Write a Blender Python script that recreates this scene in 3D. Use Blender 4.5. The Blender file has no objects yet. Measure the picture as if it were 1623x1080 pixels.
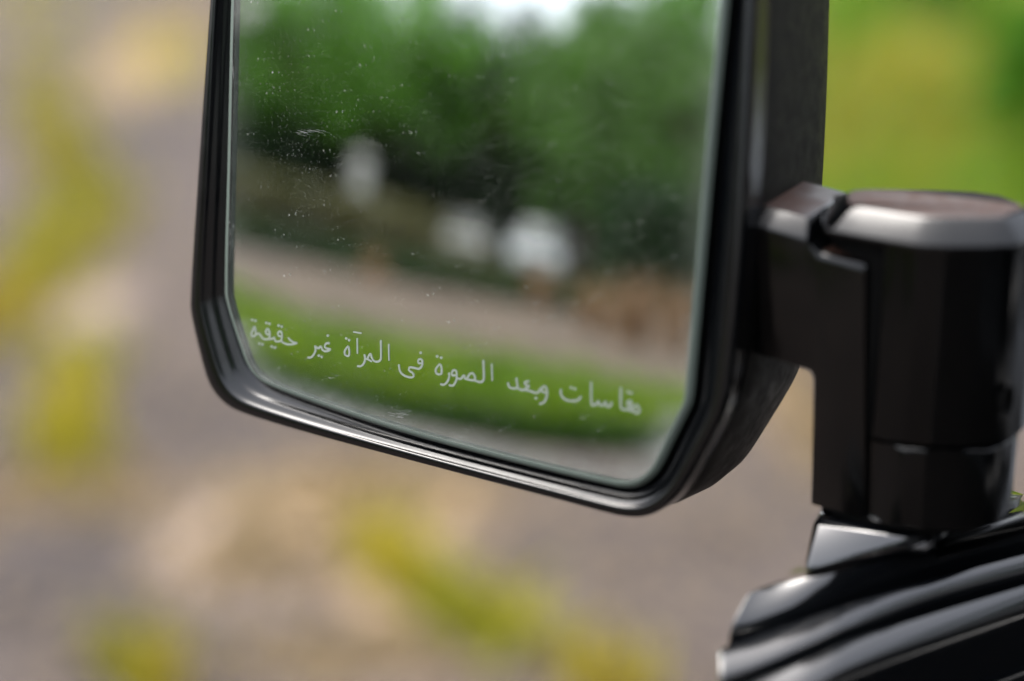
import bpy, bmesh, math, random
from mathutils import Vector, Matrix, noise

R_ = math.radians
scene = bpy.context.scene
col = scene.collection
random.seed(7)

# ------------------------------------------------------------------ camera
LENS, SENSOR, PITCH = 70.0, 36.0, 20.0
CAM = Vector((0, 0, 1.55))
cd = bpy.data.cameras.new('camera')
cd.lens = LENS; cd.sensor_width = SENSOR; cd.clip_start = 0.02; cd.clip_end = 2000
cam = bpy.data.objects.new('camera', cd); col.objects.link(cam)
cam.location = CAM; cam.rotation_euler = (R_(90 - PITCH), 0, 0)
scene.camera = cam
cd.dof.use_dof = True
cd.dof.aperture_fstop = 2.0
cd.dof.aperture_blades = 0

# ------------------------------------------------------------------ sky and sun
SUN_EL, SUN_AZ = 69.0, -54.0          # azimuth from +Y towards +X
w = bpy.data.worlds.new('World'); scene.world = w; w.use_nodes = True
nt = w.node_tree
bg = nt.nodes['Background']
sky = nt.nodes.new('ShaderNodeTexSky'); sky.sky_type = 'NISHITA'; sky.sun_disc = False
sky.sun_elevation = R_(SUN_EL); sky.sun_rotation = R_(SUN_AZ)
sky.air_density = 1.0; sky.dust_density = 6.0; sky.ozone_density = 1.0
hs = nt.nodes.new('ShaderNodeHueSaturation'); hs.inputs['Saturation'].default_value = 0.38
nt.links.new(sky.outputs[0], hs.inputs['Color']); nt.links.new(hs.outputs[0], bg.inputs[0])
bg.inputs[1].default_value = 0.15
sl = bpy.data.lights.new('sun', 'SUN'); sl.energy = .8; sl.angle = R_(36); sl.color = (1, .95, .88)
so = bpy.data.objects.new('sun', sl); col.objects.link(so)
sd = Vector((math.sin(R_(SUN_AZ)) * math.cos(R_(SUN_EL)), math.cos(R_(SUN_AZ)) * math.cos(R_(SUN_EL)), math.sin(R_(SUN_EL))))
so.rotation_euler = sd.to_track_quat('Z', 'Y').to_euler()
scene.view_settings.view_transform = 'Standard'
scene.view_settings.look = 'None'
scene.view_settings.exposure = 2.1
scene.view_settings.gamma = 1
scene.view_settings.use_curve_mapping = False
scene.cycles.use_denoising = True
scene.cycles.max_bounces = 10
scene.cycles.transparent_max_bounces = 16
scene.cycles.sample_clamp_indirect = 6

# ------------------------------------------------------------------ pixel -> place
FPX = LENS / SENSOR * 1623.0
RM = Matrix.Rotation(R_(90 - PITCH), 3, 'X')
AX = RM @ Vector((0, 0, -1))
def ray(px, py): return RM @ Vector(((px - 811.5) / FPX, -(py - 540) / FPX, -1))
def P(px, py, depth): return CAM + ray(px, py) * depth
def on_plane(px, py, p0, n):
    d = ray(px, py); return CAM + d * ((p0 - CAM).dot(n) / d.dot(n))
def on_z(px, py, z):
    d = ray(px, py); return CAM + d * ((z - CAM.z) / d.z)

# mirror: a shallow convex cap
TH, TILT, RC = R_(27.5), R_(8.9), 1.5
MN = Vector((-math.sin(TH) * math.cos(TILT), -math.cos(TH) * math.cos(TILT), math.sin(TILT)))
MU = Vector((math.cos(TH), -math.sin(TH), 0))
MV = MN.cross(MU)
MC = P(740, 380, 0.78)
def m_ab(px, py, n=0.0):
    p = on_plane(px, py, MC + MN * n, MN)
    for _ in range(4):
        a, b = (p - MC).dot(MU), (p - MC).dot(MV)
        p = on_plane(px, py, MC + MN * (n - (a * a + b * b) / (2 * RC)), MN)
    return Vector(((p - MC).dot(MU), (p - MC).dot(MV)))
def m_pt(a, b, n=0.0): return MC + MU * a + MV * b + MN * (n - (a * a + b * b) / (2 * RC))
def m_nrm(a, b): return (MN + MU * (a / RC) + MV * (b / RC)).normalized()
def refl(px, py):
    q = m_ab(px, py); p = m_pt(*q); n = m_nrm(*q); d = (p - CAM).normalized()
    return p, d - 2 * d.dot(n) * n
def refl_z(px, py, z=0.0):
    p, d = refl(px, py); return p + d * ((z - p.z) / d.z)
def refl_at(px, py, dist):
    p, d = refl(px, py); return p + d * (dist / math.hypot(d.x, d.y))
cd.dof.focus_distance = (m_pt(*m_ab(600, 590)) - CAM).dot(AX)

# ------------------------------------------------------------------ helpers
def mesh(name, verts, faces, mat=None, parent=None, smooth=False, angle=None):
    me = bpy.data.meshes.new(name)
    base = Vector((0, 0, 0))
    me.from_pydata([tuple(v) for v in verts], [], faces); me.update()
    o = bpy.data.objects.new(name, me); col.objects.link(o)
    if parent is not None: set_parent(o, parent)
    if mat: me.materials.append(mat)
    if smooth:
        for p in me.polygons: p.use_smooth = True
        if angle: me.set_sharp_from_angle(angle=R_(angle))
    return o
def set_parent(o, parent):
    # children keep world coordinates; roots only carry a translation / z turn
    o.parent = parent
    o.matrix_parent_inverse = world_of(parent).inverted()
def world_of(o):
    return o.matrix_basis.copy() if o.parent is None else world_of(o.parent) @ o.matrix_parent_inverse @ o.matrix_basis
def from_bm(name, bm, mat=None, parent=None, smooth=True, angle=35):
    me = bpy.data.meshes.new(name); bmesh.ops.recalc_face_normals(bm, faces=bm.faces[:]); bm.to_mesh(me); bm.free()
    o = bpy.data.objects.new(name, me); col.objects.link(o)
    if parent is not None: set_parent(o, parent)
    if mat: me.materials.append(mat)
    if smooth:
        for p in me.polygons: p.use_smooth = True
        me.set_sharp_from_angle(angle=R_(angle))
    return o
def empty(name, loc, label, cat, group=None):
    o = bpy.data.objects.new(name, None); col.objects.link(o); o.location = loc
    o.empty_display_size = .1
    tag(o, label, cat, group); return o
def tag(o, label=None, cat=None, group=None, kind=None):
    if label: o['label'] = label
    if cat: o['category'] = cat
    if group: o['group'] = group
    if kind: o['kind'] = kind
    return o
def chaikin(pts, it=2):
    for _ in range(it):
        q = []
        for i in range(len(pts)):
            a, b = pts[i], pts[(i + 1) % len(pts)]
            q += [a * .75 + b * .25, a * .25 + b * .75]
        pts = q
    return pts
def catmull(pts, sub=5):
    if len(pts) < 3: return pts
    out = []
    for i in range(len(pts) - 1):
        p0 = pts[max(i - 1, 0)]; p1 = pts[i]; p2 = pts[i + 1]; p3 = pts[min(i + 2, len(pts) - 1)]
        for k in range(sub):
            t = k / sub
            out.append(.5 * ((2 * p1) + (p2 - p0) * t + (2 * p0 - 5 * p1 + 4 * p2 - p3) * t * t + (3 * p1 - p0 - 3 * p2 + p3) * t ** 3))
    out.append(pts[-1]); return out
def loft(rows, closed=True, cap0=False, cap1=False):
    n = len(rows[0]); v = [p for r in rows for p in r]; f = []
    for k in range(len(rows) - 1):
        for i in range(n if closed else n - 1):
            j = (i + 1) % n
            f.append((k * n + i, k * n + j, (k + 1) * n + j, (k + 1) * n + i))
    if cap0: f.append(tuple(range(n))[::-1])
    if cap1: f.append(tuple((len(rows) - 1) * n + i for i in range(n)))
    return v, f
def hull(pts, bev=0.0, seg=3):
    bm = bmesh.new()
    for p in pts: bm.verts.new(p)
    r = bmesh.ops.convex_hull(bm, input=bm.verts[:])
    dead = [g for g in r['geom_interior'] if isinstance(g, bmesh.types.BMVert)]
    if dead: bmesh.ops.delete(bm, geom=dead, context='VERTS')
    bmesh.ops.dissolve_limit(bm, angle_limit=R_(3), verts=bm.verts[:], edges=bm.edges[:])
    if bev: bmesh.ops.bevel(bm, geom=bm.edges[:], offset=bev, segments=seg, profile=.5, affect='EDGES', clamp_overlap=True)
    return bm
def box(cx, cy, cz, sx, sy, sz, bev=0.0, seg=2):
    return hull([Vector((cx + i * sx / 2, cy + j * sy / 2, cz + k * sz / 2)) for i in (-1, 1) for j in (-1, 1) for k in (-1, 1)], bev, seg)
def prism(poly, z0, z1, bev=0.0, seg=3, top_bev=0.0):
    bm = bmesh.new()
    lo = [bm.verts.new((p[0], p[1], z0)) for p in poly]; hi = [bm.verts.new((p[0], p[1], z1)) for p in poly]
    n = len(poly)
    bm.faces.new(lo[::-1]); top = bm.faces.new(hi)
    for i in range(n): bm.faces.new((lo[i], lo[(i + 1) % n], hi[(i + 1) % n], hi[i]))
    if top_bev:
        bmesh.ops.bevel(bm, geom=list(top.edges), offset=top_bev, segments=1, profile=.5, affect='EDGES', clamp_overlap=True)
    if bev:
        bmesh.ops.bevel(bm, geom=bm.edges[:], offset=bev, segments=seg, profile=.5, affect='EDGES', clamp_overlap=True)
    return bm

# ------------------------------------------------------------------ materials
def mat(name, color=(.5, .5, .5), rough=.5, metal=0, spec=.5, coat=0, ior=1.5):
    m = bpy.data.materials.new(name); m.use_nodes = True
    b = m.node_tree.nodes['Principled BSDF']
    b.inputs['Base Color'].default_value = (*color, 1); b.inputs['Roughness'].default_value = rough
    b.inputs['Metallic'].default_value = metal; b.inputs['Specular IOR Level'].default_value = spec
    b.inputs['IOR'].default_value = ior
    if coat: b.inputs['Coat Weight'].default_value = coat; b.inputs['Coat Roughness'].default_value = .05
    return m
def N(m, t, **kw):
    n = m.node_tree.nodes.new(t)
    for k, v in kw.items():
        if k in n.inputs: n.inputs[k].default_value = v
        else: setattr(n, k, v)
    return n
def L(m, a, b): m.node_tree.links.new(a, b)
def ramp(m, fac, stops):
    r = N(m, 'ShaderNodeValToRGB'); e = r.color_ramp.elements
    while len(e) < len(stops): e.new(.5)
    for i, (p, c) in enumerate(stops):
        e[i].position = p; e[i].color = (*c, 1) if len(c) == 3 else c
    L(m, fac, r.inputs[0]); return r.outputs[0]
def tc(m, out='Object'): return N(m, 'ShaderNodeTexCoord').outputs[out]
def noise_n(m, scale, detail=4, rough=.55, vec=None, out='Fac'):
    n = N(m, 'ShaderNodeTexNoise'); n.inputs['Scale'].default_value = scale; n.inputs['Detail'].default_value = detail; n.inputs['Roughness'].default_value = rough
    L(m, vec if vec is not None else tc(m), n.inputs['Vector']); return n.outputs[out]
def bsdf(m): return m.node_tree.nodes['Principled BSDF']
def bump(m, h, strength=.3, dist=.001):
    b = N(m, 'ShaderNodeBump'); b.inputs['Strength'].default_value = strength; b.inputs['Distance'].default_value = dist
    L(m, h, b.inputs['Height']); L(m, b.outputs[0], bsdf(m).inputs['Normal'])

def plastic(name, base, rough, dust=.0, dustcol=(.16, .13, .11), grain=.15, coat=0, ior=1.5):
    m = mat(name, base, rough, coat=coat, ior=ior)
    c = ramp(m, noise_n(m, 900, 3), [(.0, base), (.70, base), (.80, tuple(min(1, b + dust) for b in base))])
    c2 = ramp(m, noise_n(m, 60, 6, .7), [(.35, (0, 0, 0)), (.75, dustcol)])
    mx = N(m, 'ShaderNodeMix', data_type='RGBA', blend_type='ADD'); mx.inputs[0].default_value = dust
    L(m, c, mx.inputs[6]); L(m, c2, mx.inputs[7]); L(m, mx.outputs[2], bsdf(m).inputs['Base Color'])
    rr = N(m, 'ShaderNodeMapRange'); L(m, noise_n(m, 130, 5, .7), rr.inputs[0])
    rr.inputs[1].default_value = .3; rr.inputs[2].default_value = .75; rr.inputs[3].default_value = rough * .8; rr.inputs[4].default_value = min(1, rough * 1.35)
    L(m, rr.outputs[0], bsdf(m).inputs['Roughness'])
    if grain: bump(m, noise_n(m, 2500, 2), grain, .0003)
    return m
M = {}
M['bezel'] = plastic('bezel_plastic', (.0008, .0012, .0018), .19, dust=.005, grain=.06, ior=1.52)
M['shell'] = plastic('shell_plastic', (.0016, .0013, .0011), .5, dust=.004, grain=.25, ior=1.22)
M['arm'] = plastic('arm_plastic', (.0006, .0008, .001), .17, dust=.002, grain=.05, ior=1.36)
M['armdust'] = plastic('arm_plastic_dusty', (.0006, .0008, .001), .17, dust=.002, grain=.05, ior=1.46)
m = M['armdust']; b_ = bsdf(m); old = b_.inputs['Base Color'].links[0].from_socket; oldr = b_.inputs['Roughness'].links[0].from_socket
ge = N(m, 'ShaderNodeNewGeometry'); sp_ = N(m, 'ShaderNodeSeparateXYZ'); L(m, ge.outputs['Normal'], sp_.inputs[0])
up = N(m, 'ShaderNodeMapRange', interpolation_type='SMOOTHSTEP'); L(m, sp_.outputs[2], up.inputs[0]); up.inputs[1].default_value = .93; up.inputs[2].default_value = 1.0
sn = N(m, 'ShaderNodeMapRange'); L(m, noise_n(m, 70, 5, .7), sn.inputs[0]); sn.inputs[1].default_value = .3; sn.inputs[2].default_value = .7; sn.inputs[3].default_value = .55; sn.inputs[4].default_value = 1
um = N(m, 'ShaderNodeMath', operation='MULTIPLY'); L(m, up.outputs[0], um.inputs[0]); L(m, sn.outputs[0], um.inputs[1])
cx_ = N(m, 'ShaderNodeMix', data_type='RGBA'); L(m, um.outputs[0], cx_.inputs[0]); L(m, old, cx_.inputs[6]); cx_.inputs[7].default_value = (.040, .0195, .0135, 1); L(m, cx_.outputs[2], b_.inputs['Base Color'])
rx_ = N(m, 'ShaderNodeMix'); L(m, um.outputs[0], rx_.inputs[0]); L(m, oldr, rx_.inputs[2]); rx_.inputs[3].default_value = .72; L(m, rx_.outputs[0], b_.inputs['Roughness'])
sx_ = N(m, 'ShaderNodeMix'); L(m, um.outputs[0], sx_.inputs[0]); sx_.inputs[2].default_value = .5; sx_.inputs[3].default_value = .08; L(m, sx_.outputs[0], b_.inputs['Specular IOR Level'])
M['paint'] = plastic('black_paint', (.002, .0025, .0032), .08, dust=.004, grain=0, coat=1.0, ior=1.6)
M['trim'] = plastic('gloss_trim', (.002, .0025, .0032), .13, dust=.004, grain=0, coat=.6, ior=1.6)
bsdf(M['trim']).inputs['Coat IOR'].default_value = 1.5
M['rubber'] = plastic('rubber_seal', (.006, .0065, .007), .24, dust=.02, grain=.05, ior=2.0)
M['dark'] = mat('seam_black', (.002, .002, .002), .8, spec=.1)
M['mirror'] = mat('mirror_silver', (.80, .84, .82), .0, metal=1)
M['edge'] = mat('glass_edge', (.12, .15, .13), .35, ior=1.5)
M['letter'] = mat('etched_lettering', (.27, .31, .27), .7)
M['scratch'] = mat('scratch', (.26, .27, .26), .7)

# dust film on the glass front
m = bpy.data.materials.new('glass_dust'); m.use_nodes = True; M['dust'] = m
nn = m.node_tree; nn.nodes.clear()
out = N(m, 'ShaderNodeOutputMaterial'); mixs = N(m, 'ShaderNodeMixShader'); tr = N(m, 'ShaderNodeBsdfTransparent'); df = N(m, 'ShaderNodeBsdfDiffuse')
df.inputs[0].default_value = (.42, .43, .40, 1)
vec = tc(m)
def specks(scale, lo, hi, keep):
    v = N(m, 'ShaderNodeTexVoronoi'); v.inputs['Scale'].default_value = scale; L(m, vec, v.inputs['Vector'])
    s = N(m, 'ShaderNodeMapRange'); s.inputs[1].default_value = hi; s.inputs[2].default_value = lo; s.inputs[3].default_value = 0; s.inputs[4].default_value = 1
    L(m, v.outputs['Distance'], s.inputs[0])
    sp = N(m, 'ShaderNodeSeparateColor'); L(m, v.outputs['Color'], sp.inputs[0])
    g = N(m, 'ShaderNodeMath', operation='GREATER_THAN'); g.inputs[1].default_value = keep; L(m, sp.outputs[0], g.inputs[0])
    mu = N(m, 'ShaderNodeMath', operation='MULTIPLY'); L(m, s.outputs[0], mu.inputs[0]); L(m, g.outputs[0], mu.inputs[1])
    mu2 = N(m, 'ShaderNodeMath', operation='MULTIPLY'); L(m, mu.outputs[0], mu2.inputs[0]); L(m, sp.outputs[1], mu2.inputs[1])
    return mu2.outputs[0]
clump = N(m, 'ShaderNodeMapRange'); L(m, noise_n(m, 18, 4, .6, vec), clump.inputs[0])
clump.inputs[1].default_value = .28; clump.inputs[2].default_value = .85
fine = specks(800, .15, .36, .3); mid = specks(330, .08, .20, .72); big = specks(85, .03, .06, .84)
def mth(op, a, b):
    n = N(m, 'ShaderNodeMath', operation=op)
    for i, x in enumerate((a, b)):
        if isinstance(x, (int, float)): n.inputs[i].default_value = x
        else: L(m, x, n.inputs[i])
    return n.outputs[0]
spk = mth('MULTIPLY', mth('ADD', mth('MULTIPLY', fine, .30), mid), clump.outputs[0])
haze_s = N(m, 'ShaderNodeMapRange'); L(m, noise_n(m, 26, 6, .7, vec), haze_s.inputs[0])
haze_s.inputs[1].default_value = .45; haze_s.inputs[2].default_value = .85; haze_s.inputs[3].default_value = .002; haze_s.inputs[4].default_value = .022
att = N(m, 'ShaderNodeAttribute'); att.attribute_name = 'dirt'
dn = N(m, 'ShaderNodeMapRange'); L(m, noise_n(m, 90, 5, .7, vec), dn.inputs[0]); dn.inputs[1].default_value = .3; dn.inputs[2].default_value = .7; dn.inputs[3].default_value = .3
dirt = mth('MULTIPLY', att.outputs['Fac'], dn.outputs[0])
sc_ = m_pt(*m_ab(395, -5))
vd = N(m, 'ShaderNodeVectorMath', operation='DISTANCE'); L(m, vec, vd.inputs[0]); vd.inputs[1].default_value = tuple(sc_)
sm = N(m, 'ShaderNodeMapRange'); L(m, vd.outputs['Value'], sm.inputs[0]); sm.inputs[1].default_value = .018; sm.inputs[2].default_value = .0; sm.inputs[3].default_value = 0; sm.inputs[4].default_value = .45
smear = mth('MULTIPLY', sm.outputs[0], dn.outputs[0])
tot = mth('MINIMUM', mth('ADD', mth('ADD', mth('ADD', mth('ADD', spk, big), haze_s.outputs[0]), dirt), smear), .85)
L(m, tot, mixs.inputs[0]); L(m, tr.outputs[0], mixs.inputs[1]); L(m, df.outputs[0], mixs.inputs[2]); L(m, mixs.outputs[0], out.inputs[0])

def leaf_mat(name, stops, trans=.35, scale=.5, rough=.5):
    m = mat(name, stops[0][1], rough, spec=.3)
    c = ramp(m, noise_n(m, scale, 3, .6, tc(m, 'Object')), stops)
    oi = N(m, 'ShaderNodeObjectInfo'); h = N(m, 'ShaderNodeHueSaturation')
    r = N(m, 'ShaderNodeMapRange'); L(m, oi.outputs['Random'], r.inputs[0]); r.inputs[3].default_value = .8; r.inputs[4].default_value = 1.2
    L(m, r.outputs[0], h.inputs['Value']); L(m, c, h.inputs['Color'])
    L(m, h.outputs[0], bsdf(m).inputs['Base Color'])
    t = N(m, 'ShaderNodeBsdfTranslucent'); L(m, h.outputs[0], t.inputs[0])
    mx = N(m, 'ShaderNodeMixShader'); mx.inputs[0].default_value = trans
    L(m, bsdf(m).outputs[0], mx.inputs[1]); L(m, t.outputs[0], mx.inputs[2])
    L(m, mx.outputs[0], m.node_tree.nodes['Material Output'].inputs[0]); return m
M['leaf'] = leaf_mat('tree_leaf', [(.3, (0.05154, 0.1537, 0.006463)), (.55, (0.08836, 0.2428, 0.008078)), (.75, (0.1472, 0.3398, 0.01077))])
M['leafdark'] = leaf_mat('dark_leaf', [(.3, (0.0096, 0.02975, 0.007)), (.7, (0.02, 0.051, 0.0105))])
M['grass'] = leaf_mat('fresh_grass', [(.3, (0.05638, 0.136, 0.0002475)), (.55, (0.1289, 0.204, 0.0004949)), (.75, (0.1933, 0.2312, 0.001238))], scale=1.2)
M['verge'] = leaf_mat('verge_grass', [(.32, (.04, .11, .003)), (.46, (.10, .18, .007)), (.62, (.24, .22, .03))], scale=2.2)
M['weed'] = leaf_mat('yellow_weed', [(.3, (0.2058, 0.2186, 0.01045)), (.6, (0.3167, 0.2624, 0.0209)), (.8, (0.3563, 0.2406, 0.04704))], scale=3)
M['straw'] = leaf_mat('dry_straw', [(.3, (0.2117, 0.1613, 0.08568)), (.7, (0.2772, 0.2117, 0.121))], scale=3)
M['rust'] = leaf_mat('dry_shrub', [(.3, (.20, .115, .06)), (.7, (.30, .19, .11))], scale=3)
M['litter'] = leaf_mat('leaf_litter', [(.3, (0.1008, 0.072, 0.0468)), (.6, (0.144, 0.108, 0.072)), (.8, (0.072, 0.0432, 0.0288))], scale=9)
M['olive'] = leaf_mat('field_grass', [(.3, (0.045, 0.0495, 0.0135)), (.6, (0.0765, 0.072, 0.027)), (.8, (0.0405, 0.054, 0.01125))], scale=.7)
M['yellow'] = leaf_mat('yellowing_grass', [(.3, (0.216, 0.204, 0.012)), (.7, (0.3, 0.228, 0.036))], scale=4)
M['bark'] = mat('bark', (.09, .065, .05), .9)

# ------------------------------------------------------------------ ground
m = mat('ground_soil', (.15, .12, .1), .95, spec=.2); M['ground'] = m
o_ = tc(m)
base = ramp(m, noise_n(m, 1.15, 5, .6, o_), [(.30, (.032, .028, .029)), (.45, (.049, .041, .039)), (.58, (.064, .052, .047)), (.70, (.10, .081, .066))])
fine_c = ramp(m, noise_n(m, 60, 4, .7, o_), [(.3, (.72, .72, .72)), (.7, (1.25, 1.22, 1.18))])
mx = N(m, 'ShaderNodeMix', data_type='RGBA', blend_type='MULTIPLY'); mx.inputs[0].default_value = 1
wv = N(m, 'ShaderNodeVectorMath', operation='MULTIPLY_ADD'); wv.inputs[1].default_value = (.24, .24, 0); L(m, noise_n(m, 2.2, 4, .6, o_, 'Color'), wv.inputs[0]); L(m, o_, wv.inputs[2])
def stain(base, px, py, rx, ry, colr, amt):
    c = on_z(px, py, 0); sx = abs((on_z(px + rx, py, 0) - c).x); sy = abs((on_z(px, py - ry, 0) - c).y)
    su = N(m, 'ShaderNodeVectorMath', operation='SUBTRACT'); L(m, wv.outputs[0], su.inputs[0]); su.inputs[1].default_value = (c.x + .12, c.y + .12, 0)
    di = N(m, 'ShaderNodeVectorMath', operation='DIVIDE'); L(m, su.outputs[0], di.inputs[0]); di.inputs[1].default_value = (sx, sy, 1)
    ln = N(m, 'ShaderNodeVectorMath', operation='LENGTH'); L(m, di.outputs[0], ln.inputs[0])
    mr = N(m, 'ShaderNodeMapRange', interpolation_type='SMOOTHSTEP'); L(m, ln.outputs['Value'], mr.inputs[0]); mr.inputs[1].default_value = 1.3; mr.inputs[2].default_value = .4; mr.inputs[3].default_value = 0; mr.inputs[4].default_value = amt
    x = N(m, 'ShaderNodeMix', data_type='RGBA'); L(m, mr.outputs[0], x.inputs[0]); L(m, base, x.inputs[6]); x.inputs[7].default_value = (*colr, 1); return x.outputs[2]
SAND, PALE, DAMP = (.31, .22, .115), (.31, .245, .195), (.030, .026, .027)
for args in [(120, 930, 210, 95, DAMP, .9), (350, 690, 140, 60, DAMP, .55), (900, 870, 150, 60, DAMP, .5), (30, 380, 60, 60, DAMP, .5), (400, 855, 190, 95, PALE, .95), (580, 790, 220, 65, SAND, .85), (620, 1045, 200, 40, PALE, .6), (1270, 650, 60, 80, SAND, .6), (110, 775, 170, 35, SAND, .5), (140, 490, 80, 40, PALE, .5), (240, 90, 90, 60, SAND, .45), (660, 930, 130, 70, SAND, .5)]:
    base = stain(base, *args)
L(m, base, mx.inputs[6]); L(m, fine_c, mx.inputs[7]); L(m, mx.outputs[2], bsdf(m).inputs['Base Color'])
bump(m, noise_n(m, 45, 6, .7, o_), .6, .02)
S = 900
g = mesh('ground', [(-S, -S, 0), (S, -S, 0), (S, S, 0), (-S, S, 0)], [(0, 1, 2, 3)], M['ground'])
tag(g, 'bare brown soil ground strewn with leaf litter', 'ground', kind='structure')

# ------------------------------------------------------------------ vegetation builders
def blades(n, place, hgt, wid, lean=.5, rng=random):
    v, f = [], []
    for _ in range(n):
        x, y, z = place()
        h = rng.uniform(*hgt); wd = rng.uniform(*wid); a = rng.uniform(0, 6.283); la = rng.uniform(0, 6.283); l = rng.uniform(0, lean) * h
        dx, dy = math.cos(a) * wd / 2, math.sin(a) * wd / 2; lx, ly = math.cos(la) * l, math.sin(la) * l
        k = len(v)
        v += [(x - dx, y - dy, z), (x + dx, y + dy, z), (x + dx * .7 + lx * .4, y + dy * .7 + ly * .4, z + h * .6), (x - dx * .7 + lx * .4, y - dy * .7 + ly * .4, z + h * .6), (x + lx, y + ly, z + h)]
        f += [(k, k + 1, k + 2, k + 3), (k + 3, k + 2, k + 4)]
    return v, f
def cards(n, place, size, rng=random):
    v, f = [], []
    for _ in range(n):
        c = Vector(place()); s = rng.uniform(*size)
        u = Vector((rng.gauss(0, 1), rng.gauss(0, 1), rng.gauss(0, .7))).normalized()
        t = u.orthogonal(); t.rotate(Matrix.Rotation(rng.uniform(0, 6.28), 3, u)); b = u.cross(t)
        k = len(v)
        v += [c - t * s, c - b * s * .45 + u * s * .1, c + t * s, c + b * s * .45 + u * s * .1]
        f.append((k, k + 1, k + 2, k + 3))
    return v, f
def tube(pts, rad, n=7):
    rows = []
    for i, p in enumerate(pts):
        d = (pts[min(i + 1, len(pts) - 1)] - pts[max(i - 1, 0)]).normalized(); a = d.orthogonal().normalized(); b = d.cross(a)
        rows.append([p + (a * math.cos(t) + b * math.sin(t)) * rad[i] for t in [2 * math.pi * k / n for k in range(n)]])
    return loft(rows, True, True, True)
def join(parts):
    V, F = [], []
    for v, f in parts:
        k = len(V); V += list(v); F += [tuple(i + k for i in q) for q in f]
    return V, F
def make_tree(seed, H, CR, leafmat, base_frac=.22, nclump=80, nleaf=60, lsize=(.09, .17)):
    rng = random.Random(seed); st = rng.getstate()
    trunk = []
    top = Vector((rng.uniform(-.4, .4), rng.uniform(-.4, .4), H * .62))
    pts = [Vector((0, 0, -.1)), Vector((.03, 0, .3)), top * .35, top * .7, top]
    trunk.append(tube(pts, [H * .034, H * .025, H * .021, H * .015, H * .008], 8))
    centres = []
    for i in range(9):
        a = i * 2.4 + rng.uniform(-.3, .3); s = pts[2].lerp(top, rng.uniform(0, .9))
        e = s + Vector((math.cos(a) * CR * rng.uniform(.55, .85), math.sin(a) * CR * rng.uniform(.55, .85), H * rng.uniform(.10, .25)))
        mid = s.lerp(e, .5) + Vector((0, 0, H * .03))
        trunk.append(tube([s, mid, e], [H * .010, H * .007, H * .003], 5)); centres.append((e, CR * .42))
    zc, hz = H * (base_frac + 1) / 2, H * (1 - base_frac) / 2
    while len(centres) < nclump:
        x, y, z = rng.uniform(-1, 1), rng.uniform(-1, 1), rng.uniform(-1, 1)
        r = math.sqrt(x * x + y * y + z * z)
        if r > 1 or r < .35: continue
        k = 1 + .22 * noise.noise(Vector((x * 2 + seed, y * 2, z * 2)))
        centres.append((Vector((x * CR * k, y * CR * k, zc + z * hz * k)), CR * rng.uniform(.16, .30)))
    parts = []
    for c, r in centres:
        def pl():
            while True:
                d = Vector((rng.uniform(-1, 1), rng.uniform(-1, 1), rng.uniform(-1, 1)))
                if d.length < 1: return c + d * r
        parts.append(cards(nleaf, pl, lsize, rng))
    tv, tf = join(trunk); cv, cf = join(parts)
    mt = bpy.data.meshes.new('trunk'); mt.from_pydata([tuple(x) for x in tv], [], tf); mt.materials.append(M['bark'])
    mc = bpy.data.meshes.new('crown'); mc.from_pydata([tuple(x) for x in cv], [], cf); mc.materials.append(leafmat)
    return mt, mc
def place_tree(meshes, loc, rz, sc, label, group, name='broadleaf_tree'):
    t = empty(name, loc, label, 'tree', group); t.rotation_euler = (0, 0, rz); t.scale = (sc, sc, sc)
    for nm, me in zip(('trunk', 'crown'), meshes):
        o = bpy.data.objects.new(nm, me); col.objects.link(o); o.parent = t
    return t

# ------------------------------------------------------------------ the wing mirror
KEY = [((300, 470), (363, 455)), ((300, 497), (365, 478)), ((322, 590), (392, 562)), ((333, 617), (402, 583)), ((352, 640), (416, 599)),
       ((378, 655), (440, 611)), ((480, 686), (520, 640)), ((640, 728), (640, 680)), ((860, 786), (860, 737)), ((960, 814), (968, 762)),
       ((990, 821), (993, 766)), ((1022, 822), (1012, 763)), ((1055, 806), (1028, 752)), ((1080, 778), (1040, 738)), ((1112, 722), (1062, 692)),
       ((1144, 662), (1084, 648)), ((1153, 630), (1090, 632)), ((1158, 600), (1093, 600)), ((1175, 480), (1104, 480)), ((1190, 250), (1123, 250)),
       ((1200, 0), (1147, 0)), ((1206, -150), (1158, -130)), ((1195, -205), (1150, -165)), ((1150, -228), (1120, -182)), ((420, -260), (440, -215)),
       ((375, -250), (405, -205)), ((352, -220), (385, -180)), ((346, -150), (379, -150)), ((318, 220), (370, 220))]
outer = chaikin([m_ab(*o, .0012) for o, i in KEY], 3)
inner = chaikin([m_ab(*i, .0) for o, i in KEY], 3)
NP = len(outer)
mir = empty('wing_mirror', m_pt(*m_ab(1000, 780)) , 'black folding wing mirror with etched Arabic warning line on its dusty glass', 'wing mirror')
mir.location = P(1450, 835, .757)

# glass: rings from centre to the outline, exact normals
cen = Vector((0, 0))
for q in inner: cen += q / NP
def glass_sheet(name, off, shrink, material, parent, ring=28):
    V, F, NR = [], [], []
    V.append(m_pt(*cen, off)); NR.append(m_nrm(*cen))
    for k in range(1, ring + 1):
        s = k / ring * shrink
        for q in inner:
            ab = cen + (q - cen) * s; V.append(m_pt(*ab, off)); NR.append(m_nrm(*ab))
    for i in range(NP): F.append((0, 1 + i, 1 + (i + 1) % NP))
    for k in range(ring - 1):
        for i in range(NP):
            j = (i + 1) % NP; a = 1 + k * NP
            F.append((a + i, a + NP + i, a + NP + j, a + j))
    o = mesh(name, V, F, material, parent, smooth=True)
    if (o.data.polygons[0].normal.dot(MN)) < 0: o.data.flip_normals()
    o.data.normals_split_custom_set_from_vertices([tuple(n) for n in NR])
    return o
glass = glass_sheet('mirror_glass', 0, 1.0, M['mirror'], mir)
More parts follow.
